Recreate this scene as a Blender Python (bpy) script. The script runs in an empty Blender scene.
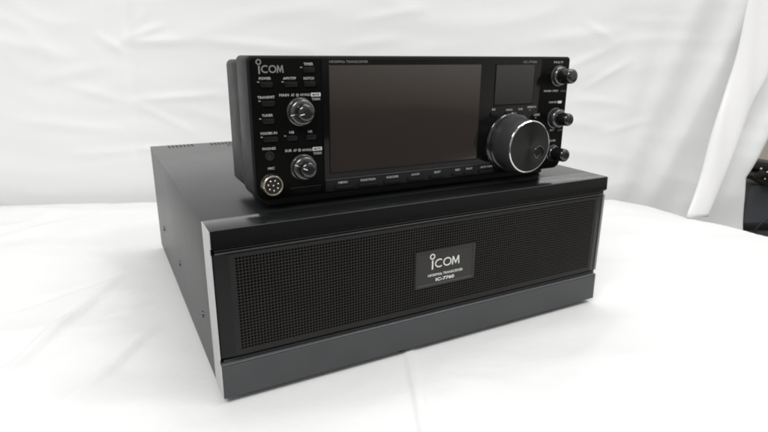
import bpy, bmesh, math, random
from mathutils import Vector, Matrix, noise
random.seed(4)
S = 0.001                       # everything below is written in millimetres
sc = bpy.context.scene
COL = sc.collection
H = 145.15                      # height of the base unit
CLOTH = -6.0                    # table surface under the rubber feet

# ------------------------------------------------------------------ materials
def mat(name, base, rough=0.4, metal=0.0, spec=0.5, bump=0.0, bscale=900.0, rvar=0.0, rscale=60.0,
        coat=0.0, cvar=0.0, cscale=30.0, aniso=0.0, sheen=0.0, trans=0.0):
    m = bpy.data.materials.new(name); m.use_nodes = True
    nt = m.node_tree; b = nt.nodes['Principled BSDF']
    b.inputs['Base Color'].default_value = (*base, 1)
    b.inputs['Roughness'].default_value = rough
    b.inputs['Metallic'].default_value = metal
    b.inputs['Specular IOR Level'].default_value = spec
    b.inputs['Coat Weight'].default_value = coat
    b.inputs['Coat Roughness'].default_value = 0.06
    b.inputs['Anisotropic'].default_value = aniso
    b.inputs['Sheen Weight'].default_value = sheen
    tc = nt.nodes.new('ShaderNodeTexCoord')
    if bump:
        n = nt.nodes.new('ShaderNodeTexNoise'); n.inputs['Scale'].default_value = bscale
        n.inputs['Detail'].default_value = 3
        nt.links.new(tc.outputs['Object'], n.inputs['Vector'])
        bp = nt.nodes.new('ShaderNodeBump'); bp.inputs['Strength'].default_value = bump
        bp.inputs['Distance'].default_value = 0.0003
        nt.links.new(n.outputs['Fac'], bp.inputs['Height']); nt.links.new(bp.outputs['Normal'], b.inputs['Normal'])
    if rvar:
        n = nt.nodes.new('ShaderNodeTexNoise'); n.inputs['Scale'].default_value = rscale
        n.inputs['Detail'].default_value = 6; n.inputs['Roughness'].default_value = 0.65
        nt.links.new(tc.outputs['Object'], n.inputs['Vector'])
        mr = nt.nodes.new('ShaderNodeMapRange')
        mr.inputs['From Min'].default_value = 0.3; mr.inputs['From Max'].default_value = 0.7
        mr.inputs['To Min'].default_value = rough - rvar; mr.inputs['To Max'].default_value = rough + rvar
        nt.links.new(n.outputs['Fac'], mr.inputs['Value']); nt.links.new(mr.outputs['Result'], b.inputs['Roughness'])
    if cvar:
        n = nt.nodes.new('ShaderNodeTexNoise'); n.inputs['Scale'].default_value = cscale
        n.inputs['Detail'].default_value = 5
        nt.links.new(tc.outputs['Object'], n.inputs['Vector'])
        r = nt.nodes.new('ShaderNodeValToRGB')
        r.color_ramp.elements[0].position = 0.35; r.color_ramp.elements[1].position = 0.65
        r.color_ramp.elements[0].color = (*[c*(1-cvar) for c in base], 1)
        r.color_ramp.elements[1].color = (*[min(1, c*(1+cvar)) for c in base], 1)
        nt.links.new(n.outputs['Fac'], r.inputs['Fac']); nt.links.new(r.outputs['Color'], b.inputs['Base Color'])
    return m

M = {}
M['cover']   = mat('painted_steel_cover', (.010,.0105,.011), .30, spec=.85, bump=.05, bscale=1500, rvar=.015, rscale=12, cvar=.03)
M['side']    = mat('painted_steel_side', (.026,.0275,.027), .40, spec=.6, bump=.05, bscale=1500, rvar=.015, rscale=12, cvar=.03)
M['trim']    = mat('satin_grey_trim', (.44,.45,.44), .4, metal=.25, rvar=.05)
M['lip']     = mat('black_gloss_plastic', (.004,.004,.004), .25, spec=.14, rvar=.05)
M['strip']   = mat('black_semi_gloss', (.010,.0105,.011), .17, spec=.55, rvar=.04)
M['band']    = mat('dark_satin_plastic', (.036,.038,.0395), .42, bump=.15, bscale=1800, rvar=.05, cvar=.08)
M['cheek']   = mat('cheek_dark_plastic', (.007,.0072,.008), .35, spec=.22)
M['edge']    = mat('painted_edge_light', (.035,.036,.036), .3, spec=.6)  # cheek plastic made lighter, so the bevels look lit
M['edge_glint']   = mat('painted_edge_glint', (.10,.105,.11), .25, metal=.4, rvar=.08, rscale=14)  # lamp reflection put into a lighter, metallic colour
M['groove']  = mat('groove_black', (.006,.006,.006), .5)
M['grille']  = mat('perforated_grille_paint', (.012,.0113,.0105), .5, spec=.22, bump=.2, bscale=1500, cvar=.1)
M['speaker'] = mat('speaker_cloth', (.007,.0048,.0045), .9, spec=.1, bump=.6, bscale=900)
M['badge']   = mat('badge_plate', (.019,.0185,.017), .42, spec=.35, rvar=.04)
M['white_ink'] = mat('white_ink', (.62,.62,.60), .5)
M['panel_ink'] = mat('panel_grey_ink', (.40,.405,.40), .5)
M['dim_ink'] = mat('dim_ink', (.15,.15,.15), .5)
M['silver_ink'] = mat('silver_ink', (.55,.55,.54), .35, metal=.3)
M['panel']   = mat('control_head_panel', (.0030,.0030,.0028), .36, spec=.06, bump=.12, bscale=1800, rvar=.05)
M['bezel']   = mat('control_head_case', (.009,.0095,.010), .44, spec=.2, bump=.15, bscale=1800, rvar=.05)
M['glass']   = mat('glossy_display_glass', (.0038,.0038,.004), .1, spec=.2)
M['screen']  = mat('switched_off_screen', (.0165,.012,.0098), .07, spec=1.0)
M['screen2'] = mat('switched_off_meter_screen', (.010,.010,.011), .05, spec=.7)
M['knob']    = mat('knob_black', (.008,.0083,.0085), .13, spec=.8, rvar=.02)
M['knobring']= mat('knob_ring_dark_metal', (.13,.13,.13), .17, metal=.8, rvar=.02)
M['dial_side']= mat('dial_rubber_grip', (.030,.031,.032), .48, bump=.2)
M['chrome']  = mat('polished_edge', (.82,.82,.80), .14, metal=1)
M['nickel']  = mat('nickel_ring', (.72,.66,.56), .22, metal=1, rvar=.05)
M['brass']   = mat('pin_metal', (.85,.8,.7), .2, metal=1)
M['rubber']  = mat('brown_rubber', (.055,.028,.022), .7)
M['hole']    = mat('hole_black', (.003,.003,.003), .7)
M['key'] = mat('key_black', (.006,.006,.006), .35, spec=.2)
M['logo_ink'] = mat('logo_grey_ink', (.17,.17,.17), .5)
M['lamp_lens'] = mat('lamp_lens', (.22,.22,.21), .3)
M['mute']    = mat('mute_label_white', (.55,.55,.53), .4)
M['screw']   = mat('black_screw', (.06,.06,.062), .25, metal=.8)

# turned face of the main dial : concentric machining grooves
def dial_face():
    m = mat('spun_dial_face', (.010,.0115,.010), .36, metal=.0, spec=.22, aniso=.85)
    nt = m.node_tree; b = nt.nodes['Principled BSDF']
    tg = nt.nodes.new('ShaderNodeTangent'); tg.direction_type = 'RADIAL'; tg.axis = 'Y'
    nt.links.new(tg.outputs['Tangent'], b.inputs['Tangent'])
    return m
M['dial_face'] = dial_face()

def cloth_mat(name, base, scale, bstr=.35):
    m = mat(name, base, .85, spec=.15, sheen=.15)
    nt = m.node_tree; b = nt.nodes['Principled BSDF']
    tc = nt.nodes.new('ShaderNodeTexCoord')
    n1 = nt.nodes.new('ShaderNodeTexNoise'); n1.inputs['Scale'].default_value = scale; n1.inputs['Detail'].default_value = 8
    n1.inputs['Distortion'].default_value = .6
    n2 = nt.nodes.new('ShaderNodeTexNoise'); n2.inputs['Scale'].default_value = 1400
    nt.links.new(tc.outputs['Object'], n1.inputs['Vector']); nt.links.new(tc.outputs['Object'], n2.inputs['Vector'])
    b1 = nt.nodes.new('ShaderNodeBump'); b1.inputs['Strength'].default_value = bstr; b1.inputs['Distance'].default_value = .006
    b2 = nt.nodes.new('ShaderNodeBump'); b2.inputs['Strength'].default_value = .12; b2.inputs['Distance'].default_value = .0003
    nt.links.new(n1.outputs['Fac'], b1.inputs['Height']); nt.links.new(n2.outputs['Fac'], b2.inputs['Height'])
    nt.links.new(b1.outputs['Normal'], b2.inputs['Normal']); nt.links.new(b2.outputs['Normal'], b.inputs['Normal'])
    return m
M['tablecloth'] = cloth_mat('white_tablecloth_fabric', (.655,.655,.652), 7, .85)
M['backdrop'] = cloth_mat('white_backdrop_fabric', (.755,.765,.76), 5, .3)
M['tail'] = cloth_mat('white_cloth_tail_fabric', (.82,.82,.815), 5, .12)

# ------------------------------------------------------------------ object helpers
def empty(name, loc, label, cat):
    o = bpy.data.objects.new(name, None); COL.objects.link(o)
    o.location = Vector(loc)*S; o['label'] = label; o['category'] = cat
    o.empty_display_size = .02
    return o
def world_origin(o):
    v = Vector((0,0,0))
    while o is not None: v = v + o.location; o = o.parent
    return v
def link(name, me, m, parent=None, smooth=True, label=None):
    """mesh already in metres, in world coordinates"""
    o = bpy.data.objects.new(name, me); COL.objects.link(o)
    if parent is not None:
        w = world_origin(parent); me.transform(Matrix.Translation(-w)); o.parent = parent
    if m is not None:
        me.materials.clear(); me.materials.append(m)
    for p in me.polygons: p.use_smooth = smooth
    if smooth:
        try: me.set_sharp_from_angle(angle=math.radians(32))
        except Exception: pass
    if label: o['label'] = label
    return o
def build(name, bm, m, parent=None, smooth=True, label=None):
    bmesh.ops.recalc_face_normals(bm, faces=bm.faces)
    me = bpy.data.meshes.new(name); bm.to_mesh(me); bm.free()
    me.transform(Matrix.Scale(S, 4))
    return link(name, me, m, parent, smooth, label)

def box(bm, x0, x1, y0, y1, z0, z1, bev=0.0, seg=2):
    t = bmesh.new()
    vs = [t.verts.new((x, y, z)) for x in (x0, x1) for y in (y0, y1) for z in (z0, z1)]
    for f in ((0,1,3,2),(4,6,7,5),(0,4,5,1),(2,3,7,6),(0,2,6,4),(1,5,7,3)): t.faces.new([vs[i] for i in f])
    bmesh.ops.recalc_face_normals(t, faces=t.faces)
    if bev: bmesh.ops.bevel(t, geom=list(t.edges), offset=bev, segments=seg, profile=.5, affect='EDGES')
    merge(bm, t)
def merge(bm, t):
    me = bpy.data.meshes.new('tmp'); t.to_mesh(me); t.free(); bm.from_mesh(me); bpy.data.meshes.remove(me)
def prism(bm, pts, axis, a, b, bev=0.0, seg=2):
    """pts outline in the two other axes, extruded from a to b along axis"""
    t = bmesh.new()
    def mk(p, v):
        return (v, p[0], p[1]) if axis == 'x' else (p[0], v, p[1]) if axis == 'y' else (p[0], p[1], v)
    A = [t.verts.new(mk(p, a)) for p in pts]; B = [t.verts.new(mk(p, b)) for p in pts]
    t.faces.new(A); t.faces.new(B[::-1])
    n = len(pts)
    for i in range(n): t.faces.new((A[i], A[(i+1) % n], B[(i+1) % n], B[i]))
    bmesh.ops.recalc_face_normals(t, faces=t.faces)
    if bev:
        es = [e for e in t.edges if all(v in A for v in e.verts) or all(v in B for v in e.verts)]
        bmesh.ops.bevel(t, geom=es, offset=bev, segments=seg, profile=.5, affect='EDGES')
    merge(bm, t)
def rrect(x0, x1, z0, z1, r, n=6):
    """r = radius or (bl, br, tr, tl)"""
    if not isinstance(r, tuple): r = (r,)*4
    out = []
    for (cx, cz, a0, rr) in ((x0+r[0], z0+r[0], 180, r[0]), (x1-r[1], z0+r[1], 270, r[1]), (x1-r[2], z1-r[2], 0, r[2]), (x0+r[3], z1-r[3], 90, r[3])):
        for i in range(n+1):
            a = math.radians(a0 + 90*i/n); out.append((cx+rr*math.cos(a), cz+rr*math.sin(a)))
    return out
def lathe(bm, cx, cz, prof, n=48, knurl=0.0, kn=0, kr=(0, 0)):
    """axis along Y; prof = [(y, r), ...]"""
    rings = []
    for (y, r) in prof:
        if r < 1e-6: rings.append([bm.verts.new((cx, y, cz))]); continue
        ring = []
        for i in range(n):
            a = 2*math.pi*i/n
            rr = r
            if knurl and kr[0] <= y <= kr[1]: rr = r - (knurl if i % 2 else 0)
            ring.append(bm.verts.new((cx+rr*math.cos(a), y, cz+rr*math.sin(a))))
        rings.append(ring)
    for A, B in zip(rings, rings[1:]):
        if len(A) == 1 and len(B) == 1: continue
        if len(A) == 1:
            for i in range(n): bm.faces.new((A[0], B[i], B[(i+1) % n]))
        elif len(B) == 1:
            for i in range(n): bm.faces.new((B[0], A[i], A[(i+1) % n]))
        else:
            for i in range(n): bm.faces.new((A[i], A[(i+1) % n], B[(i+1) % n], B[i]))
def ball(bm, c, r, seg=12):
    bmesh.ops.create_uvsphere(bm, u_segments=seg, v_segments=max(6, seg//2), radius=r, matrix=Matrix.Translation(c))
def stroke(bm, pts, w, y, closed=False, t=.25):
    """flat pen stroke in the XZ plane at depth y, thickness t"""
    n = len(pts); L = []; Rr = []
    for i in range(n):
        if closed: a, b = pts[i-1], pts[(i+1) % n]
        else: a, b = pts[max(0, i-1)], pts[min(n-1, i+1)]
        dx, dz = b[0]-a[0], b[1]-a[1]; l = math.hypot(dx, dz) or 1
        nx, nz = -dz/l*w/2, dx/l*w/2
        k = 1.0
        if (closed or 0 < i < n-1):
            e1 = (pts[i][0]-pts[i-1][0], pts[i][1]-pts[i-1][1]); l1 = math.hypot(*e1) or 1
            cs = abs((-e1[1]/l1)*(-dz/l) + (e1[0]/l1)*(dx/l)); k = 1/max(cs, .45)
        L.append((pts[i][0]+nx*k, pts[i][1]+nz*k)); Rr.append((pts[i][0]-nx*k, pts[i][1]-nz*k))
    F = [[bm.verts.new((p[0], yy, p[1])) for p in q] for q in (L, Rr) for yy in (y-t, y)]
    Lf, Lb, Rf, Rb = F
    for i in range(n if closed else n-1):
        j = (i+1) % n
        bm.faces.new((Lf[i], Lf[j], Rf[j], Rf[i])); bm.faces.new((Lb[i], Lb[j], Lf[j], Lf[i])); bm.faces.new((Rf[i], Rf[j], Rb[j], Rb[i]))
def arc(cx, cz, r, a0, a1, n=20, rz=None):
    rz = rz or r
    return [(cx+r*math.cos(math.radians(a0+(a1-a0)*i/n)), cz+rz*math.sin(math.radians(a0+(a1-a0)*i/n))) for i in range(n+1)]

def text(s, x0, x1, zc, h, y, m, parent, name='lettering', bold=0.0, slant=0.0):
    """lettering fitted into x0..x1, centred on height zc, cap height h, facing the front"""
    cu = bpy.data.curves.new('tmp_text', 'FONT'); cu.body = s; cu.size = 1; cu.extrude = .02
    cu.offset = bold; cu.shear = slant; cu.resolution_u = 3
    o = bpy.data.objects.new('tmp_text', cu); COL.objects.link(o)
    bpy.context.view_layer.update()
    me = bpy.data.meshes.new_from_object(o.evaluated_get(bpy.context.evaluated_depsgraph_get()))
    bpy.data.objects.remove(o); bpy.data.curves.remove(cu)
    xs = [v.co.x for v in me.vertices]; ys = [v.co.y for v in me.vertices]
    ax, bx, ay, by = min(xs), max(xs), min(ys), max(ys)
    for v in me.vertices:
        px = x0+(v.co.x-ax)/(bx-ax)*(x1-x0); pz = zc-h/2+(v.co.y-ay)/(by-ay)*h
        v.co = (px*S, (y-.12-v.co.z*3)*S, pz*S)
    me.name = name
    return link(name, me, m, parent, smooth=False)

def logo(x0, x1, z0, z1, zt, y, w, m, parent):
    """round dot over a straight stem, then C O M in thin geometric strokes.
    letters from z0 to z1, ring top at zt"""
    bm = bmesh.new(); W = x1-x0; h = z1-z0; r = h/2-w/2
    ix = x0+W*.065
    rr = (zt-z1)*.42
    stroke(bm, [(ix, z0-h*.12), (ix, z1-h*.05)], w*1.25, y)
    stroke(bm, arc(ix-.2*w, zt-rr, rr, 0, 360, 24)[:-1], w*.9, y, closed=True)
    cx = x0+W*.30; rx = W*.135
    stroke(bm, arc(cx, (z0+z1)/2, rx, 52, 308, 22, r), w, y)
    cx = x0+W*.575; rx = W*.125
    stroke(bm, arc(cx, (z0+z1)/2, rx, 0, 360, 28, r)[:-1], w, y, closed=True)
    a, b = x0+W*.755, x1-w/2
    c = (a+b)/2
    stroke(bm, [(a, z0), (a+.6, z1)], w, y); stroke(bm, [(b-.6, z1), (b, z0)], w, y)
    stroke(bm, [(a+.6, z1-.2), (c, z0+h*.2), (b-.6, z1-.2)], w, y-.03)
    return build('logo', bm, m, parent, smooth=False)

# ================================================================== BASE UNIT
base = empty('radio_base_unit', (212, 212, 0),
             'large black radio transceiver cabinet with perforated front grille, standing on the white tablecloth', 'radio')
bm = bmesh.new(); box(bm, 0, 425, 30.4, 425, 0, H-.6, .6)
cab = build('cabinet', bm, M['side'], base)
bm = bmesh.new(); box(bm, -.3, 425.3, 30.6, 425.2, H-.55, H, .25)
top = build('top_cover', bm, M['cover'], base)
# ventilation slits along the back of the cover
for a, b, y0, y1 in ((22, 58, 402, 419), (80, 116, 402, 419), (152, 270, 402, 419), (300, 400, 402, 419), (100, 330, 384, 395)):
    bm = bmesh.new(); x = a
    while x < b: box(bm, x, x+2.2, y0, y1, H-.2, H+.12); x += 5.2
    build('vent', bm, M['hole'], top, smooth=False)

# front moulding
bm = bmesh.new(); box(bm, 2, 423, 9, 30.2, .5, H-.8); build('front_core', bm, M['groove'], base)
bm = bmesh.new()
prism(bm, [(.8, H-14.5), (0, H-13.8), (.9, H-1.6), (1.6, H-.5), (12, H-.6), (12, H-14.5)], 'x', .4, 424.6)
prism(bm, [(.9, H-15.2), (.9, H-14.4), (8, H-14.4), (8, H-15.2)], 'x', .8, 424.2)
lip = build('upper_lip', bm, M['lip'], base)
bm = bmesh.new(); box(bm, .2, 424.8, 1.2, 30.3, H-.8, H+.05, .35); build('top_strip', bm, M['strip'], base)
bm = bmesh.new(); box(bm, .4, 424.6, .75, 1.5, H-.7, H+.07, .4); build('edge_highlight', bm, M['side'], base)  # thin lighter strip drawn for the highlight on the front top edge
bm = bmesh.new()
prism(bm, [(0, 0.8), (.8, 0), (20, 0), (20, 30.6), (5.2, 30.6), (2.6, 29.8), (1.4, 28.4)], 'x', .4, 424.6)
build('lower_band', bm, M['band'], base)
bm = bmesh.new(); box(bm, 3, 422, 4.2, 9.2, 31.4, 33.2, .4); box(bm, 3, 422, 4.2, 9.2, H-18.6, H-17.2, .4)
build('groove_rib', bm, M['band'], base)
# grille plate with real perforations
P = 2.67; HR = 1.09
X0, X1, Z0, Z1 = 13.0, 414.0, H-108.4, H-21.0
gx0, gz1 = 17.2, H-23.6
nx = int((411-gx0)/P); nz = int((gz1-(Z0+2.6))/P)
gx1 = gx0+nx*P; gz0 = gz1-nz*P
vs = []; fs = []
def v(*c): vs.append(c); return len(vs)-1
yf = .6
for i in range(nx):
    for j in range(nz):
        cx = gx0+(i+.5)*P; cz = gz0+(j+.5)*P; h = P/2
        if 182 < cx < 246 and H-83 < cz < H-51: continue
        out = [v(cx+a*h, yf, cz+b*h) for a, b in ((1,0),(1,1),(0,1),(-1,1),(-1,0),(-1,-1),(0,-1),(1,-1))]
        inn = [v(cx+HR*math.cos(k*math.pi/4), yf, cz+HR*math.sin(k*math.pi/4)) for k in range(8)]
        dep = [v(cx+HR*math.cos(k*math.pi/4), yf+.9, cz+HR*math.sin(k*math.pi/4)) for k in range(8)]
        for k in range(8):
            l = (k+1) % 8
            fs.append((out[k], inn[k], inn[l], out[l])); fs.append((inn[k], dep[k], dep[l], inn[l]))
me = bpy.data.meshes.new('grille'); me.from_pydata([(a*S, b*S, c*S) for a, b, c in vs], [], fs)
bm = bmesh.new(); bm.from_mesh(me); bmesh.ops.scale(bm, vec=(1/S,)*3, verts=bm.verts)
# solid margins and sloping cheeks
for (a, b, c, d) in ((X0, gx0, Z0, Z1), (gx1, X1, Z0, Z1), (gx0, gx1, Z0, gz0), (gx0, gx1, gz1, Z1)):
    q = [bm.verts.new(p) for p in ((a, yf, c), (b, yf, c), (b, yf, d), (a, yf, d))]; bm.faces.new(q)
grille = build('speaker_grille', bm, M['grille'], base, smooth=False)
bm = bmesh.new(); box(bm, gx0-1, gx1+1, yf+1.2, yf+1.8, gz0-1, gz1+1); build('speaker_cloth', bm, M['speaker'], grille)
bm = bmesh.new()
o_ = [(1.5, 3.2, Z0-.8), (423.5, 3.2, Z0-.8), (423.5, 3.2, Z1+.8), (1.5, 3.2, Z1+.8)]
i_ = [(X0, yf, Z0), (X1, yf, Z0), (X1, yf, Z1), (X0, yf, Z1)]
b_ = [(1.5, 10, Z0-.8), (423.5, 10, Z0-.8), (423.5, 10, Z1+.8), (1.5, 10, Z1+.8)]
O, I, B = [[bm.verts.new(p) for p in q] for q in (o_, i_, b_)]
for k in range(4):
    l = (k+1) % 4; bm.faces.new((O[k], O[l], I[l], I[k])); bm.faces.new((B[k], B[l], O[l], O[k]))
build('grille_surround', bm, M['cheek'], base, smooth=False)
bm = bmesh.new(); box(bm, 3, 422, 2.0, 6, Z1+.6, Z1+1.9, .45, 3); build('frame_edge_light', bm, M['edge'], base)  # bevel piece in lighter colour for the light caught above the grille
bm = bmesh.new(); box(bm, 1.0, 424.0, 3.0, 8, H-15.9, H-15.0, .35, 3); build('lip_edge_light', bm, M['edge'], base)  # light line under the lip, drawn as a lighter strip
bm = bmesh.new(); box(bm, .8, 424.2, .95, 6.0, 29.6, 31.3, .6, 4); build('band_edge_glint', bm, M['edge_glint'], base)  # added strip, painted highlight along the top of the band
# side trims with small notches at the grooves
def trim(xa, xb):
    bm = bmesh.new()
    pts = [(.5, 0), (.5, 30.2), (4, 31), (4, 34.6), (1.6, 35.6), (1.6, H-20.6), (4, H-20), (4, H-15.6), (.5, H-14.6), (.5, H-.6), (30, H-.3), (30, 0)]
    prism(bm, pts, 'x', xa, xb, .15, 1); return build('side_trim', bm, M['trim'], base)
trim(-.35, .45); trim(424.55, 425.35)
# feet and screws
for fx, fy in ((30, 30), (395, 30), (30, 395), (395, 395), (172, 14)):
    bm = bmesh.new(); bmesh.ops.create_cone(bm, cap_ends=True, segments=28, radius1=9 if fx != 172 else 6.5, radius2=10 if fx != 172 else 7.5, depth=6.4, matrix=Matrix.Translation((fx, fy, -2.9)))
    build('foot', bm, M['rubber'], base)
for sx in (-.0, 425):
    for sy in (72, 211, 352):
        bm = bmesh.new(); sg = -1 if sx < 1 else 1
        t = bmesh.new(); lathe(t, 0, 0, [(0, 3.6), (-1.0, 3.3), (-1.5, 2.3), (-1.5, 1.3), (-.7, 1.1), (-.7, 0)], 20)
        bmesh.ops.rotate(t, verts=t.verts, cent=(0,0,0), matrix=Matrix.Rotation(math.radians(-90 if sg < 0 else 90), 3, 'Z'))
        bmesh.ops.translate(t, verts=t.verts, vec=(sx, sy, 45)); merge(bm, t)
        build('screw', bm, M['screw'], cab)
# badge
bm = bmesh.new()
bx0, bx1, bz0, bz1 = 180.5, 248.5, H-84.8, H-47.8
A = [(bx0, .7, bz0), (bx1, .7, bz0), (bx1, .7, bz1), (bx0, .7, bz1)]
def ins(d, y): return [(bx0+d, y, bz0+d), (bx1-d, y, bz0+d), (bx1-d, y, bz1-d), (bx0+d, y, bz1-d)]
rings = [[bm.verts.new(p) for p in q] for q in (A, ins(.5, -.4), ins(2.4, -.4), ins(3.0, .25))]
for q, w in zip(rings, rings[1:]):
    for k in range(4): bm.faces.new((q[k], q[(k+1) % 4], w[(k+1) % 4], w[k]))
bm.faces.new(rings[-1])
badge = build('badge', bm, M['badge'], base, smooth=False)
logo(197.2, 230.0, H-66.2, H-57.6, H-52.0, .2, 1.15, M['white_ink'], badge)
text('HF/50MHz TRANSCEIVER', 194.6, 234.6, H-73.1, 2.5, .2, M['white_ink'], badge, bold=.012)
text('IC-7760', 203.4, 224.6, H-78.3, 3.4, .2, M['white_ink'], badge, bold=.03)

# ================================================================== CONTROL HEAD
Y = 32.0
head = empty('radio_control_head', (214, 66, H),
             'black radio control panel with screens and knobs, sitting on top of the larger black cabinet', 'control panel')
hz = H
bm = bmesh.new()
prism(bm, rrect(44, 384, hz+8.4, hz+125.6, (10, 10, 4, 4)), 'y', Y+.9, 66, .9, 3)
bez = build('front_bezel', bm, M['bezel'], head)
bm = bmesh.new(); prism(bm, rrect(44.5, 383.5, hz+14, hz+122, (5, 5, 5, 5)), 'y', 65.5, 106, 1.2, 3)
build('case', bm, M['bezel'], head)
bm = bmesh.new(); box(bm, 58, 372, 46, 100, hz+.05, hz+15, 3); build('stand_light_block', bm, M['hole'], head)  # stand, widened and blackened to keep light out of the gap
for fx in (112, 330):
    pass
# face plate: matt sides, glossy display window, key strip
bm = bmesh.new(); prism(bm, rrect(46.2, 382.4, hz+10, hz+123.6, (8.6, 8.6, 3, 3)), 'y', Y, Y+1.2, .45, 2)
face = build('face_plate', bm, M['panel'], head)
bm = bmesh.new(); prism(bm, rrect(105, 343, hz+22.4, hz+123.2, 1.0, 3), 'y', Y-1.0, Y+.5, .35, 2)
glass = build('display_window', bm, M['glass'], head)
bm = bmesh.new(); prism(bm, rrect(106, 286, hz+21.5, hz+22.3, .3, 2), 'y', Y-1.15, Y+.4, .15, 1)
build('window_edge', bm, M['band'], head)
bm = bmesh.new(); prism(bm, rrect(106, 290, hz+11.2, hz+21.2, .8, 3), 'y', Y-.8, Y+.4, .4, 2)
strip = build('key_strip', bm, M['bezel'], head)
# screens with a thin stepped border
def screen(x0, x1, z0, z1, m, name):
    bm = bmesh.new(); prism(bm, rrect(x0-1.2, x1+1.2, z0-1.4, z1+1.2, .8, 3), 'y', Y-1.35, Y-.7, .3, 2)
    fr = build('screen_surround', bm, M['lip'], glass)
    bm = bmesh.new(); prism(bm, rrect(x0, x1, z0, z1, .3, 2), 'y', Y-1.5, Y-.9, .05, 1)
    s = build(name, bm, m, glass)
screen(111.3, 267.0, hz+28.3, hz+118.2, M['screen'], 'main_screen')
screen(285.5, 333.8, hz+80.0, hz+117.8, M['screen2'], 'meter_screen')

# lettering on the face
T = lambda s, a, b, z, h=2.05, m='panel_ink', y=Y, bold=.008: text(s, a, b, hz+z, h, y, M[m], face, bold=bold)
logo(52.0, 73.0, hz+112.5, hz+118.4, hz+122.6, Y-.02, .95, M['logo_ink'], face)
G = Y-1.0
T('TIMER', 90.0, 98.0, 119.2); T('POWER', 52.9, 62.4, 108.4); T('APF/TPF', 72.3, 83.1, 108.2); T('NOTCH', 89.6, 98.4, 108.0)
T('TRANSMIT', 50.9, 64.8, 93.9); T('TUNER', 53.7, 62.5, 79.7)
T('MAIN', 68.6, 76.5, 95.2, 2.1); T('AF', 78.3, 81.2, 95.1, 2.1); T('RF/SQL', 86.4, 95.0, 94.9, 2.1)
T('TX/RX', 96.0, 103.6, 91.3, 1.9)
T('VOX/BK-IN', 51.3, 65.2, 65.5); T('NB', 75.7, 79.6, 65.1); T('NR', 92.0, 95.7, 64.8)
T('PHONES', 52.6, 63.4, 53.0); T('SUB', 71.3, 76.8, 50.2, 2.1); T('AF', 78.4, 81.3, 50.0, 2.1); T('RF/SQL', 86.4, 95.1, 49.5, 2.1)
T('TX/RX', 95.9, 103.6, 46.1, 1.9); T('MIC', 56.2, 61.7, 36.6)
for z in (94.9, 49.9):
    bm = bmesh.new(); stroke(bm, arc(83.8, hz+z, 1.0, 0, 360, 16)[:-1], .4, Y-.05, closed=True, t=.15); ball(bm, (83.8, Y-.1, hz+z), .35, 8)
    build('dial_symbol', bm, M['panel_ink'], face, smooth=False)
    bm = bmesh.new(); prism(bm, rrect(95.4, 103.8, hz+z-1.5, hz+z+1.5, .4, 3), 'y', Y-.14, Y+.2)
    mp = build('mute_label', bm, M['mute'], face, smooth=False)
    text('MUTE', 96.6, 102.6, hz+z, 1.7, Y-.14, M['lip'], mp, bold=.02)
text('HF/50MHz TRANSCEIVER', 111.8, 147.2, hz+121.0, 2.0, G, M['dim_ink'], glass, bold=.01)
text('IC-7760', 319.2, 336.2, hz+120.5, 2.2, G, M['dim_ink'], glass, bold=.02)
for s, a, b in (('MENU',118.1,126.8),('FUNCTION',139.8,154.5),('M.SCOPE',166.2,178.4),('QUICK',192.6,201.6),('EXIT',218.3,225.4),('REC',242.6,248.3),('PLAY',255.8,263.3),('AUTO TUNE',273.3,288.0)):
    text(s, a, b, hz+18.5, 1.9, Y-.8, M['panel_ink'], strip, bold=.01)
for s, a, b, z in (('RX',283.3,287.6,75.4),('MAIN',301.0,308.9,74.3),('SUB',316.9,322.3,74.5),('SPEECH',328.6,340.0,76.0)):
    text(s, a, b, hz+z, 1.95, G, M['panel_ink'], glass, bold=.01)
text('LOCK', 338.5, 346.4, hz+67.8, 2.2, G, M['panel_ink'], face, bold=.02)
T('MULTI', 360.5, 372.8, 120.2, 2.0); T('POWER  SPEED', 350.3, 370.0, 91.4, 1.9); T('PUSH', 373.5, 381.0, 91.0, 1.9, 'dim_ink')
T('TWIN PBT', 358.2, 369.9, 79.7, 1.9); T('RIT', 363.8, 369.4, 50.4, 2.0); T('CLEAR', 374.6, 382.0, 49.9, 2.0, 'dim_ink'); T('SUB', 363.6, 372.9, 39.0, 1.9)
bm = bmesh.new(); prism(bm, rrect(371.0, 376.6, hz+78.3, hz+80.9, .4, 3), 'y', Y-.14, Y+.2); build('clear_label', bm, M['mute'], face, smooth=False)

# keys with small status lamps
def key(x, z, w=11.0, h=4.2, parent=face, y=Y):
    bm = bmesh.new(); prism(bm, rrect(x, x+w, hz+z-h/2, hz+z+h/2, 1.2, 4), 'y', y-1.5, y+.2, .5, 2)
    return build('key', bm, M['key'], parent)
def lamp(x, z, y=Y):
    bm = bmesh.new(); prism(bm, rrect(x-.9, x+.9, hz+z-.45, hz+z+.45, .3, 3), 'y', y-.3, y+.2)
    build('indicator_lamp', bm, M['lamp_lens'], face)
for (lx, lz, kx, kw) in ((52.2,105.7,53.4,10),(71.8,105.5,73,11),(87.7,116.6,89,10),(52.3,91.1,53.5,11),(52.1,77.2,53.4,10),(52.4,62.6,53.6,12),(71.9,62.4,73,9)):
    lamp(lx, lz); key(kx, lz-1.9, kw)
key(89.3, 103.7, 10); key(89.5, 60.4, 9)
for kx, w in ((114, 19), (137, 20), (163, 18), (188, 18), (213, 17), (239, 12), (253, 13), (271, 17)):
    key(kx, 14.4, w, 3.0, strip, Y-.8)
for kx, kz in ((281.5, 70.4), (300, 69.6), (315, 69.8)): key(kx, kz, 8, 4, glass, Y-1)
lamp(332, 73.0, Y-1); lamp(341, 64.8, Y-1)
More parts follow.
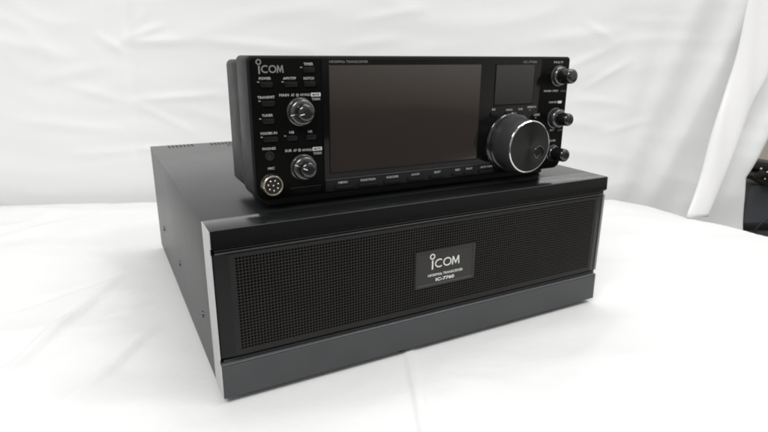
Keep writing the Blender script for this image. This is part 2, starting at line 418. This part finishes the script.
# memory card slot cover
bm = bmesh.new(); prism(bm, rrect(74, 102.5, hz+17.6, hz+18.4, .3, 2), 'y', Y-.08, Y+.2); sl = build('card_slot', bm, M['hole'], face)
bm = bmesh.new(); prism(bm, rrect(75, 101, hz+12.6, hz+16.8, .8, 3), 'y', Y-.5, Y+.2, .3, 2); build('slot_cover', bm, M['panel'], sl)

# phone jack
bm = bmesh.new(); lathe(bm, 58.1, hz+47, [(Y+.1, 4.0), (Y-1.2, 3.8), (Y-1.4, 3.2), (Y-1.2, 2.5), (Y+3, 2.4)], 28)
jk = build('phone_jack', bm, M['bezel'], head)
bm = bmesh.new(); lathe(bm, 58.1, hz+47, [(Y-.3, 2.5), (Y-.3, 0)], 20); build('jack_hole', bm, M['hole'], jk)
# microphone connector
cx, cz = 58.2, hz+23.2
bm = bmesh.new(); lathe(bm, cx, cz, [(Y+.1, 9.4), (Y-1.6, 9.3), (Y-2.2, 8.9), (Y-6.2, 8.6), (Y-6.9, 8.0), (Y-6.9, 7.3), (Y-6.3, 6.9), (Y-2, 6.8)], 48)
mic = build('microphone_connector', bm, M['nickel'], head)
bm = bmesh.new(); lathe(bm, cx, cz, [(Y-5.2, 6.85), (Y-5.4, 6.5), (Y-5.4, 0)], 36); insr = build('socket_insert', bm, M['hole'], mic)
for k in range(8):
    a = 2*math.pi*k/7 + .3; r = 4.3 if k < 7 else 0
    bm = bmesh.new(); lathe(bm, cx+r*math.cos(a), cz+r*math.sin(a), [(Y-5.3, .75), (Y-6.3, .7), (Y-6.5, .4), (Y-6.5, 0)], 12)
    build('pin', bm, M['brass'], insr)
    insr.children[-1].parent = mic if False else insr

# small knobs: ring + cap (+ pointer)
def knob(cx, z, r0, r1, y0, y1, pointer, group_label, ringmat='knobring'):
    cz = hz+z
    bm = bmesh.new(); lathe(bm, cx, cz, [(Y+.1, r0+.9), (Y-1, r0+.9), (Y-1.3, r0+.2), (Y-y0+2.2, r0), (Y-y0+1.2, r0-.25), (Y-y0+.45, r0-.8), (Y-y0+.1, r0-1.5), (Y-y0, r0-2.1), (Y-y0, r1-.6)], 72, knurl=.12, kr=(Y-y0+2.3, Y-1.1))
    k = build('knob', bm, M[ringmat], head); k['label'] = group_label
    bm = bmesh.new(); lathe(bm, cx, cz, [(Y-y0+1, r1), (Y-y1+3.0, r1*.955), (Y-y1+1.8, r1*.92), (Y-y1+.9, r1*.84), (Y-y1+.35, r1*.72), (Y-y1+.08, r1*.58), (Y-y1+.0, r1*.42), (Y-y1+.15, 0)], 64, knurl=.1, kr=(Y-y1+3.1, Y-y0+.9))
    build('knob_cap', bm, M['knob'], k)
    if pointer is not None:
        a = math.radians(pointer); dx, dz = math.cos(a), math.sin(a); nx_, nz_ = -dz*.35, dx*.35
        def bar(ra, rb, ya, yb):
            bm = bmesh.new()
            t = bmesh.new(); box(t, ra, rb, ya, yb, -.4, .4, .12, 1)
            bmesh.ops.rotate(t, verts=t.verts, cent=(0,0,0), matrix=Matrix.Rotation(-a, 3, 'Y'))
            bmesh.ops.translate(t, verts=t.verts, vec=(cx, 0, cz)); merge(bm, t)
            return bm
        build('pointer', bar(r1*.3, r1*.78, Y-y1-.15, Y-y1+.5), M['white_ink'], k)
        build('pointer', bar(r0*.72, r0*1.02, Y-y0-.15, Y-y0+.6), M['white_ink'], k)
knob(85.6, 81.6, 10.6, 7.6, 8, 17, 192, 'upper left volume knob')
knob(86.3, 35.2, 10.2, 7.4, 8, 17, 158, 'lower left volume knob')
knob(368.3, 106.6, 9.6, 7.7, 6, 21, None, 'topmost of the right hand knobs')
knob(368.6, 63.2, 9.8, 6.8, 8, 22, None, 'middle right hand knob', 'knobring')
knob(370.0, 25.6, 8.0, 7.2, 5, 20, None, 'bottom right hand knob')

# main tuning dial
cx, cz = 309.8, hz+40.8
bm = bmesh.new(); lathe(bm, cx, cz, [(Y+.2, 31.0), (Y-1.6, 31.0), (Y-2.4, 30.2), (Y-3.2, 28.6), (Y-5.0, 28.4), (Y-5.6, 27.4), (Y-5.8, 25)], 96)
dial = build('tuning_dial', bm, M['knob'], head)
bm = bmesh.new(); lathe(bm, cx, cz, [(Y-5.2, 26.2), (Y-6.2, 26.6), (Y-28.6, 25.9), (Y-29.0, 25.6)], 240, knurl=.35, kr=(Y-27.8, Y-7))
build('grip', bm, M['dial_side'], dial)
bm = bmesh.new(); lathe(bm, cx, cz, [(Y-28.7, 25.75), (Y-29.5, 25.55), (Y-30.0, 24.9), (Y-30.0, 24.5), (Y-29.8, 24.4)], 120)
build('rim', bm, M['chrome'], dial)
# face with the finger cup cut as a real hollow
bm = bmesh.new()
fcx, fcz, fr = cx+12.6, cz-6.2, 6.2
def rim_pt(a):                 # from the cup centre outwards to the dial edge
    dx, dz = math.cos(a), math.sin(a); ox, oz = fcx-cx, fcz-cz
    b_ = ox*dx+oz*dz; c_ = ox*ox+oz*oz-24.45**2; t = -b_+math.sqrt(b_*b_-c_)
    return fcx+dx*t, fcz+dz*t
N = 64; R = []
for (kind, val, yy) in (('rim', 1, Y-29.85), ('mix', .5, Y-29.75), ('cup', fr+.6, Y-29.75), ('cup', fr, Y-29.5), ('cup', fr*.9, Y-28.2), ('cup', fr*.65, Y-26.8), ('cup', fr*.3, Y-26.1)):
    ring = []
    for i in range(N):
        a = 2*math.pi*i/N; px, pz = rim_pt(a)
        qx, qz = fcx+fr*math.cos(a), fcz+fr*math.sin(a)
        if kind == 'rim': x, z = px, pz
        elif kind == 'mix': x, z = (px+qx)/2, (pz+qz)/2
        else: x, z = fcx+val*math.cos(a), fcz+val*math.sin(a)
        ring.append(bm.verts.new((x, yy, z)))
    R.append(ring)
for A, B in zip(R, R[1:]):
    for i in range(N): bm.faces.new((A[i], A[(i+1) % N], B[(i+1) % N], B[i]))
bm.faces.new(R[-1])
df = build('dial_face', bm, M['dial_face'], dial)
bm = bmesh.new(); lathe(bm, fcx, fcz, [(Y-29.7, fr+.5), (Y-30.1, fr+.1), (Y-29.9, fr-.5), (Y-28, fr-.9)], 40); build('finger_cup', bm, M['knob'], dial)

# ================================================================== CLOTHS
D2 = Vector((.909, -.416)); N2 = Vector((.416, .909)); N2.normalize(); D2.normalize()
PL = [(N2, 646.0), (Vector((.9988, .05)), 884.0), (-N2, 340.0), (-D2, 980.0)]
def smax(p):
    k = 26.0; ds = [n.dot(p)-c for n, c in PL]; m_ = max(ds)
    w = [math.exp((d-m_)/k) for d in ds]; sw = sum(w)
    g = Vector((0, 0))
    for (n, c), ww in zip(PL, w): g += n*(ww/sw)
    return m_+k*math.log(sw), g
def ridge(t, w): return math.exp(-(t/w)**2)
def seg_d(p, a, b):
    ab = b-a; L = ab.length; t = max(0, min(1, (p-a).dot(ab)/(L*L)))
    q = a+ab*t; s_ = (ab.x*(p.y-a.y)-ab.y*(p.x-a.x))/L
    return (p-q).length, s_, t
creases = []
rc = random.Random(11)
for _ in range(26):
    a = Vector((rc.uniform(-700, 850), rc.uniform(-350, 700)))
    th = rc.choice([rc.uniform(-.9, .1), rc.uniform(.3, 1.0)])
    L = rc.uniform(70, 260)
    creases.append((a, a+Vector((math.cos(th), math.sin(th)))*L, rc.uniform(4, 9), rc.uniform(1.0, 2.6)*rc.choice([1, -1, 1])))
creases += [(Vector((-190, 90)), Vector((-60, 330)), 6, 4.0), (Vector((-120, 60)), Vector((-20, 190)), 5, 3.2), (Vector((-75, 215)), Vector((-25, 235)), 5, 2.5)]
# long soft swell near the left back edge
def table_h(p):
    q = Vector((p.x*.0016, p.y*.0016, 0))
    h = noise.noise(q*3.1)*4.5 + noise.noise(Vector((p.dot(D2)*.004, p.dot(N2)*.018, 3)))*3.0
    w = noise.noise(Vector((p.x*.005, p.y*.005, 7)))
    h += (1-abs(noise.noise(Vector((p.x*.006+w, p.y*.010-w, 1.7))))*2.2)*2.8
    for a, b, wd, am in creases:
        if abs(p.x-a.x) > 330 or abs(p.y-a.y) > 330: continue
        d, s_, t = seg_d(p, a, b)
        if d < wd*4: h += 1.9*am*ridge(d, wd)*math.sin(math.pi*min(1, max(0, t))*.9+.15)
    h += 3.0*ridge(p.dot(N2)-(590+14*noise.noise(Vector((p.x*.006, 0, 0)))), 13)*max(0, min(1, (60-p.x)/120))
    # ironed fold: narrow raised pleat running under the cabinet
    s_ = p.dot(D2)-(174.5*D2.x+5.0*D2.y)
    pl = 0
    if -30 < s_ < 40: pl = 2.6*(1/(1+math.exp(-(s_+1.0)/.9)) - 1/(1+math.exp(-(s_-8.5)/1.1)))
    # flatten under the cabinet
    ex = max(-20-p.x, p.x-445, 0); ey = max(-15-p.y, p.y-445, 0); dd = math.hypot(ex, ey)
    f = min(1, dd/60); f = f*f*(3-2*f)
    return h*f + pl*(.6+.4*f)
def tablecloth():
    bm_v = []; fs = []
    us = []
    # grid in (u along D2, v along N2); finer in front of the camera
    u0, u1, v0, v1 = -1400, 1250, -760, 900
    def axis(a, b, lo, hi, fine, coarse):
        out = [a]
        while out[-1] < b: out.append(out[-1]+(fine if lo < out[-1] < hi else coarse))
        return out
    U = axis(u0, u1, -620, 900, 5.0, 16); V = axis(v0, v1, -330, 740, 5.0, 16)
    # extra density across the ironed fold
    s0 = 174.5*D2.x+5.0*D2.y
    U = sorted(set([u for u in U if not (s0-8 < u < s0+16)] + [s0-8+1.2*i for i in range(21)]))
    for u in U:
        for vv in V:
            p = D2*u+N2*vv
            d, g = smax(p)
            if d <= -14:
                bm_v.append((p.x, p.y, CLOTH+table_h(p)))
            else:
                e = d+14                       # distance past the start of the rounded edge
                R_ = 9.0; arc_ = R_*math.pi/2
                gp = g.normalized()
                c = p-gp*e
                if e < arc_: a = e/R_; off = R_*math.sin(a); dz = -R_*(1-math.cos(a))
                else: off = R_; dz = -R_-(e-arc_)
                sidep = p.x*.012-p.y*.012
                fold = min(1, max(0, -dz-20)/150)
                off += fold*(10+16*math.sin(sidep*1.9+noise.noise(Vector((p.x*.002, p.y*.002, 0)))*4))
                q = c+gp*off
                bm_v.append((q.x, q.y, CLOTH+dz+table_h(p)*max(0, 1-e/20)))
    nv = len(V)
    for i in range(len(U)-1):
        for j in range(nv-1): fs.append((i*nv+j, (i+1)*nv+j, (i+1)*nv+j+1, i*nv+j+1))
    me = bpy.data.meshes.new('tablecloth'); me.from_pydata([(a*S, b*S, c*S) for a, b, c in bm_v], [], fs)
    o = bpy.data.objects.new('tablecloth', me); COL.objects.link(o); me.materials.append(M['tablecloth'])
    for p in me.polygons: p.use_smooth = True
    o['label'] = 'white creased cloth spread over the table under the black radio cabinet'; o['category'] = 'tablecloth'
tablecloth()

# backdrop: hangs behind the table, turns the corner on the right
def path(s):
    """plan position and outward (towards camera) normal at arc length s"""
    s1 = 660.0; c = 668.0
    if s <= s1: return N2*c+D2*s, -N2
    p0 = N2*c+D2*s1; d1 = Vector((.64, -.77)).normalized(); L = 60.0
    t = s-s1
    # blend directions over the first 60 mm
    p = p0.copy(); st = 0.0; step = 4.0; d = D2
    while st < t:
        k = min(1, (st+step/2)/L); k = k*k*(3-2*k)
        d = (D2*(1-k)+d1*k).normalized(); h = min(step, t-st); p += d*h; st += h
    return p, Vector((d.y, -d.x))
bc = [  # creases of the hanging sheet in (s, z): a, b, width, height
 (-292,372,-298,150,9,-2.6),(-298,150,-306,60,8,-1.6),(-300,296,-232,318,6,3.0),(-300,290,-190,292,8,3.4),(-305,286,-268,340,5,2.6),
 (-302,270,-350,300,7,2.4),(-190,296,40,276,9,2.4),(-298,186,-150,196,7,3.2),(-150,196,60,188,10,2.2),(-296,180,-200,128,5,2.2),
 (-300,180,-420,214,9,1.8),(-298,96,-235,88,5,3.2),(-235,88,-140,84,8,2.2),(-300,92,-420,84,8,1.8),(-470,220,-340,246,10,2.0),
 (-520,150,-330,128,10,1.8),(-560,300,-400,262,12,1.8),(-120,330,60,352,12,1.6),(120,330,240,352,8,1.8),(90,285,200,300,9,1.6),
 (470,300,620,318,10,2.0),(500,240,610,290,8,2.4),(560,212,640,262,6,2.6),(540,190,650,178,8,1.8),(480,150,620,132,10,1.8),(500,92,660,72,10,1.6),
 (545,330,600,300,6,2.2),(420,262,520,240,9,1.6),(590,120,690,150,7,1.6)]
def back_h(s, z):
    h = 5*noise.noise(Vector((s*.0035, z*.0022, 0))) + 1.3*noise.noise(Vector((s*.006+z*.004, z*.016, 4)))
    w = noise.noise(Vector((s*.004, z*.006, 9)))*1.3
    h += 1.0*(1-2.4*abs(noise.noise(Vector((s*.0045+w, z*.017+w*.5, 2.2)))))
    p = Vector((s, z))
    for x0, z0, x1, z1, wd, am in bc:
        if min(x0, x1)-40 < s < max(x0, x1)+40 and min(z0, z1)-40 < z < max(z0, z1)+40:
            d, s_, t = seg_d(p, Vector((x0, z0)), Vector((x1, z1)))
            if d < wd*4: h += am*.85*ridge(d, wd)*math.sin(math.pi*(.12+.76*max(0,min(1,t))))
    # soft leaning folds towards the right
    for s0, lean, wd, am in ((655, .26, 26, 9), (722, .30, 22, 13), (775, .30, 20, -12), (610, .22, 34, 5), (850, .30, 26, 14), (915, .33, 24, -10), (985, .33, 28, 12)):
        h += am*ridge(s-(s0+lean*z), wd)*min(1, max(.35, (z+150)/500+.3))
    return h
def backdrop():
    vs = []; fs = []
    ss = []; s = -1500.0
    while s < 1.0e9 and s <= 0.0001+1000: ss.append(s); s += 14 if s < -640 else 6
    zs = []; z = -735.0
    while z <= 820: zs.append(z); z += 20 if (z < -60 or z > 420) else 5
    for z in zs:
        end = (869+(50-max(z,-200))*.24) if z < 50 else 869+(z-50)*.30; end += (6*math.sin(z*.02))
        for i, s in enumerate(ss):
            t = s if s < 500 else 500+(s-500)*(end-500)/(1000-500)
            p, n = path(t); h = back_h(t, z)
            q = p+n*h; vs.append((q.x, q.y, z))
    ns = len(ss)
    for j in range(len(zs)-1):
        for i in range(ns-1): fs.append((j*ns+i, j*ns+i+1, (j+1)*ns+i+1, (j+1)*ns+i))
    me = bpy.data.meshes.new('backdrop_sheet'); me.from_pydata([(a*S, b*S, c*S) for a, b, c in vs], [], fs)
    o = bpy.data.objects.new('backdrop_sheet', me); COL.objects.link(o); me.materials.append(M['backdrop'])
    for p in me.polygons: p.use_smooth = True
    sol = o.modifiers.new('thickness', 'SOLIDIFY'); sol.thickness = .0008
    o['label'] = 'large white wrinkled sheet hanging behind the radio as a backdrop'; o['category'] = 'backdrop'
backdrop()

# folded tail of cloth that hangs down and rests on the table at the right
def tail():
    vs = []; fs = []
    fh = Vector((.468, .8835)); rt = Vector((.8835, -.468))
    nz_, na = 90, 30
    for j in range(nz_+1):
        z = -5 + j/nz_*640
        k = max(0, z)/360
        a = 857 + 56*k*(1-.3*k) + 2.5*math.sin(z*.03); b = 888 + 80*k + 3*math.sin(z*.021+1)
        # a, b are x coordinates on the line through (862,165) along rt
        la = (a-862)/rt.x; lb = (b-862)/rt.x
        for i in range(na):
            th = 2*math.pi*i/na
            c, s_ = math.cos(th), math.sin(th)
            w = (lb-la)/2; dep = 5+3.5*math.sin(z*.012)+2*k
            u = (la+lb)/2 + w*math.copysign(abs(c)**.7, c)
            vdep = -dep*math.copysign(abs(s_)**.8, s_) + 2.2*math.sin(u*.16+z*.012)*min(1, .4+k) + 6*k
            p = Vector((862, 172)) + rt*u + fh*vdep
            vs.append((p.x, p.y, z + (1.5*math.sin(th*2) if j == 0 else 0)))
    for j in range(nz_):
        for i in range(na): fs.append((j*na+i, j*na+(i+1) % na, (j+1)*na+(i+1) % na, (j+1)*na+i))
    fs.append(tuple(range(na))[::-1]); fs.append(tuple(nz_*na+i for i in range(na)))
    me = bpy.data.meshes.new('cloth_tail'); me.from_pydata([(a*S, b*S, c*S) for a, b, c in vs], [], fs)
    o = bpy.data.objects.new('cloth_tail', me); COL.objects.link(o); me.materials.append(M['tail'])
    for p in me.polygons: p.use_smooth = True
    o['label'] = 'narrow folded end of white cloth hanging onto the right back corner of the table'; o['category'] = 'cloth'
tail()

# ================================================================== BEHIND THE TABLE, RIGHT EDGE
M['cabinet'] = mat('slate_blue_painted_metal', (.055,.060,.070), .5, cvar=.1, rvar=.05)
M['black'] = mat('black_plastic', (.012,.011,.011), .4, cvar=.2, bump=.2)
M['wall'] = mat('beige_wall_paint', (.60,.55,.47), .8, cvar=.05, cscale=4, bump=.2, bscale=200)
M['floor'] = mat('grey_vinyl_floor', (.075,.058,.048), .5, cvar=.15, cscale=6)
RT = Vector((.8835, -.468, 0)); FH = Vector((.468, .8835, 0))
def obox(bm, o, u0, u1, w0, w1, z0, z1, bev=1.0, rot=None):
    t = bmesh.new(); box(t, u0, u1, w0, w1, z0, z1, bev)
    if rot: bmesh.ops.rotate(t, verts=t.verts, cent=((u0+u1)/2, (w0+w1)/2, (z0+z1)/2), matrix=Matrix.Rotation(math.radians(rot), 3, 'Y'))
    m4 = Matrix(((RT.x, FH.x, 0, o[0]), (RT.y, FH.y, 0, o[1]), (0, 0, 1, o[2]), (0, 0, 0, 1)))
    bmesh.ops.transform(t, matrix=m4, verts=t.verts); merge(bm, t)
o0 = (1316, 320, 0)
cabt = empty('storage_cabinet', (1316+120*RT.x+80, 320-50, -746), 'slate blue metal cabinet behind the table at the right edge of the picture', 'cabinet')
bm = bmesh.new(); obox(bm, o0, 4, 300, 0, 300, -746, -26, 3); build('body', bm, M['cabinet'], cabt)
bm = bmesh.new(); obox(bm, o0, 2, 302, -5, 20, -140, -122, 2); build('black_trim', bm, M['black'], cabt)
brk = empty('clamp_bracket', (1316+40, 320-20, -26), 'black clamp bracket with small metal studs lying on the slate blue cabinet', 'bracket')
bm = bmesh.new()
obox(bm, o0, -16, 130, -30, 40, 8, 28, 4, 8); obox(bm, o0, 6, 140, -24, 36, -14, 8, 4, 10); obox(bm, o0, -16, 14, -28, 30, -6, 14, 5, -40)
obox(bm, o0, 20, 70, -34, 20, -24, -4, 4, 4)
build('clamp_body', bm, M['black'], brk)
for (u, z, r) in ((-4, 20, 3), (12, 12, 2.4), (30, 2, 3), (10, -4, 2.2), (34, -12, 2.4)):
    bm = bmesh.new(); p = Vector(o0)+RT*u-FH*34; ball(bm, (p.x, p.y, z), r, 10); build('stud', bm, M['nickel'] if z != 0 else M['chrome'], brk)
def cable(name, pts, r, label):
    cu = bpy.data.curves.new(name, 'CURVE'); cu.dimensions = '3D'; sp = cu.splines.new('NURBS'); sp.points.add(len(pts)-1)
    for q, p in zip(sp.points, pts): q.co = (p[0]*S, p[1]*S, p[2]*S, 1)
    sp.use_endpoint_u = True; sp.order_u = 4; cu.bevel_depth = r*S; cu.bevel_resolution = 3
    o = bpy.data.objects.new(name, cu); COL.objects.link(o); bpy.context.view_layer.update()
    me = bpy.data.meshes.new_from_object(o.evaluated_get(bpy.context.evaluated_depsgraph_get()))
    bpy.data.objects.remove(o); bpy.data.curves.remove(cu)
    ob = link(name, me, M['black']); ob['label'] = label; ob['category'] = 'cable'
def cp(u, w, z): p = Vector(o0)+RT*u+FH*w; return (p.x, p.y, z)
cable('black_cable', [cp(75, -30, 0), cp(66, -40, -38), cp(48, -44, -74), cp(22, -44, -104), cp(4, -40, -132), cp(-6, -40, -190), cp(-4, -34, -400), cp(10, -40, -743)], 2.6,
      'thin black cable curving across the front of the slate blue cabinet')
cable('power_cable', [cp(90, -30, -30), cp(74, -44, -110), cp(64, -46, -170), cp(60, -44, -400), cp(60, -60, -742)], 5,
      'thicker black cable hanging straight down at the right edge of the cabinet')
# room beyond
bm = bmesh.new()
q = [Vector(o0)+RT*u+FH*w for u, w in ((-2600, 700), (1500, 700), (1500, 760), (-2600, 760))]
A = [bm.verts.new((p.x, p.y, -750)) for p in q]; B = [bm.verts.new((p.x, p.y, 1900)) for p in q]
bm.faces.new(A); bm.faces.new(B)
for i in range(4): bm.faces.new((A[i], A[(i+1) % 4], B[(i+1) % 4], B[i]))
w_ = build('room_wall', bm, M['wall'], None, smooth=False); w_['kind'] = 'structure'
bm = bmesh.new(); box(bm, -6000, 6000, -9000, 5000, -760, -746.5); fl = build('floor', bm, M['floor'], None, smooth=False); fl['kind'] = 'structure'

# ================================================================== LIGHT
w = bpy.data.worlds.new('World'); sc.world = w; w.use_nodes = True
nt = w.node_tree; bg = nt.nodes['Background']
tc = nt.nodes.new('ShaderNodeTexCoord'); sx = nt.nodes.new('ShaderNodeSeparateXYZ'); nt.links.new(tc.outputs['Generated'], sx.inputs[0])
rp = nt.nodes.new('ShaderNodeValToRGB'); mr = nt.nodes.new('ShaderNodeMapRange')
mr.inputs['From Min'].default_value = -1; mr.inputs['From Max'].default_value = 1
nt.links.new(sx.outputs['Z'], mr.inputs['Value']); nt.links.new(mr.outputs['Result'], rp.inputs['Fac'])
cr = rp.color_ramp
cr.elements[0].position = 0; cr.elements[0].color = (.10,.09,.08,1)
cr.elements[1].position = 1; cr.elements[1].color = (.95,.97,1.0,1)
e = cr.elements.new(.44); e.color = (.16,.13,.11,1)
e = cr.elements.new(.50); e.color = (.80,.76,.71,1)
e = cr.elements.new(.60); e.color = (.82,.80,.78,1)
e = cr.elements.new(.75); e.color = (.84,.85,.86,1)
mx = nt.nodes.new('ShaderNodeMapRange'); mx.inputs['From Min'].default_value = .15; mx.inputs['From Max'].default_value = .75; mx.interpolation_type = 'SMOOTHSTEP'
mx.inputs['To Min'].default_value = .52; mx.inputs['To Max'].default_value = 1.12
nt.links.new(sx.outputs['X'], mx.inputs['Value']); nt.links.new(mx.outputs['Result'], bg.inputs['Strength'])
nt.links.new(rp.outputs['Color'], bg.inputs['Color']); bg.inputs['Strength'].default_value = .60
def area(name, loc, target, sx_, sy_, e_, col=(1, .992, .98)):
    l = bpy.data.lights.new(name, 'AREA'); l.shape = 'RECTANGLE'; l.size = sx_; l.size_y = sy_; l.energy = e_; l.color = col
    o = bpy.data.objects.new(name, l); COL.objects.link(o); o.location = loc
    o.rotation_euler = (Vector(target)-Vector(loc)).to_track_quat('-Z', 'Y').to_euler()
area('ceiling_lamp', (-1.0, -1.0, 1.6), (-.1, .3, 0), 1.2, .14, 17)
area('ceiling_lamp', (-.85, -.80, 1.65), (0, .4, 0), 1.2, .14, 17)
area('ceiling_lamp', (.55, .45, 1.85), (.35, .1, 0), 1.3, .3, 16)
area('ceiling_lamp', (1.1, -.9, 1.75), (.6, .4, 0), 1.2, .2, 12)

# ================================================================== CAMERA
cam = bpy.data.cameras.new('camera'); co = bpy.data.objects.new('camera', cam); COL.objects.link(co)
r_, u_, f_ = Vector((0.88443,-0.46662,0.00671)), Vector((0.12838,0.2571,0.95782)), Vector((0.44866,0.84627,-0.28729))
m3 = Matrix((( r_.x, u_.x, -f_.x), (r_.y, u_.y, -f_.y), (r_.z, u_.z, -f_.z)))
co.matrix_world = Matrix.Translation(Vector((-64.7686, -399.7916, 273.3614))*S) @ m3.to_4x4()
cam.sensor_width = 36; cam.lens = 543.84/768*36; cam.clip_start = .02; cam.clip_end = 50
cam.dof.use_dof = True; cam.dof.focus_distance = .50; cam.dof.aperture_fstop = 20
sc.camera = co
sc.cycles.filter_width = 1.9
sc.view_settings.view_transform = 'Standard'; sc.view_settings.look = 'None'; sc.view_settings.gamma = 1
sc.view_settings.exposure = 0
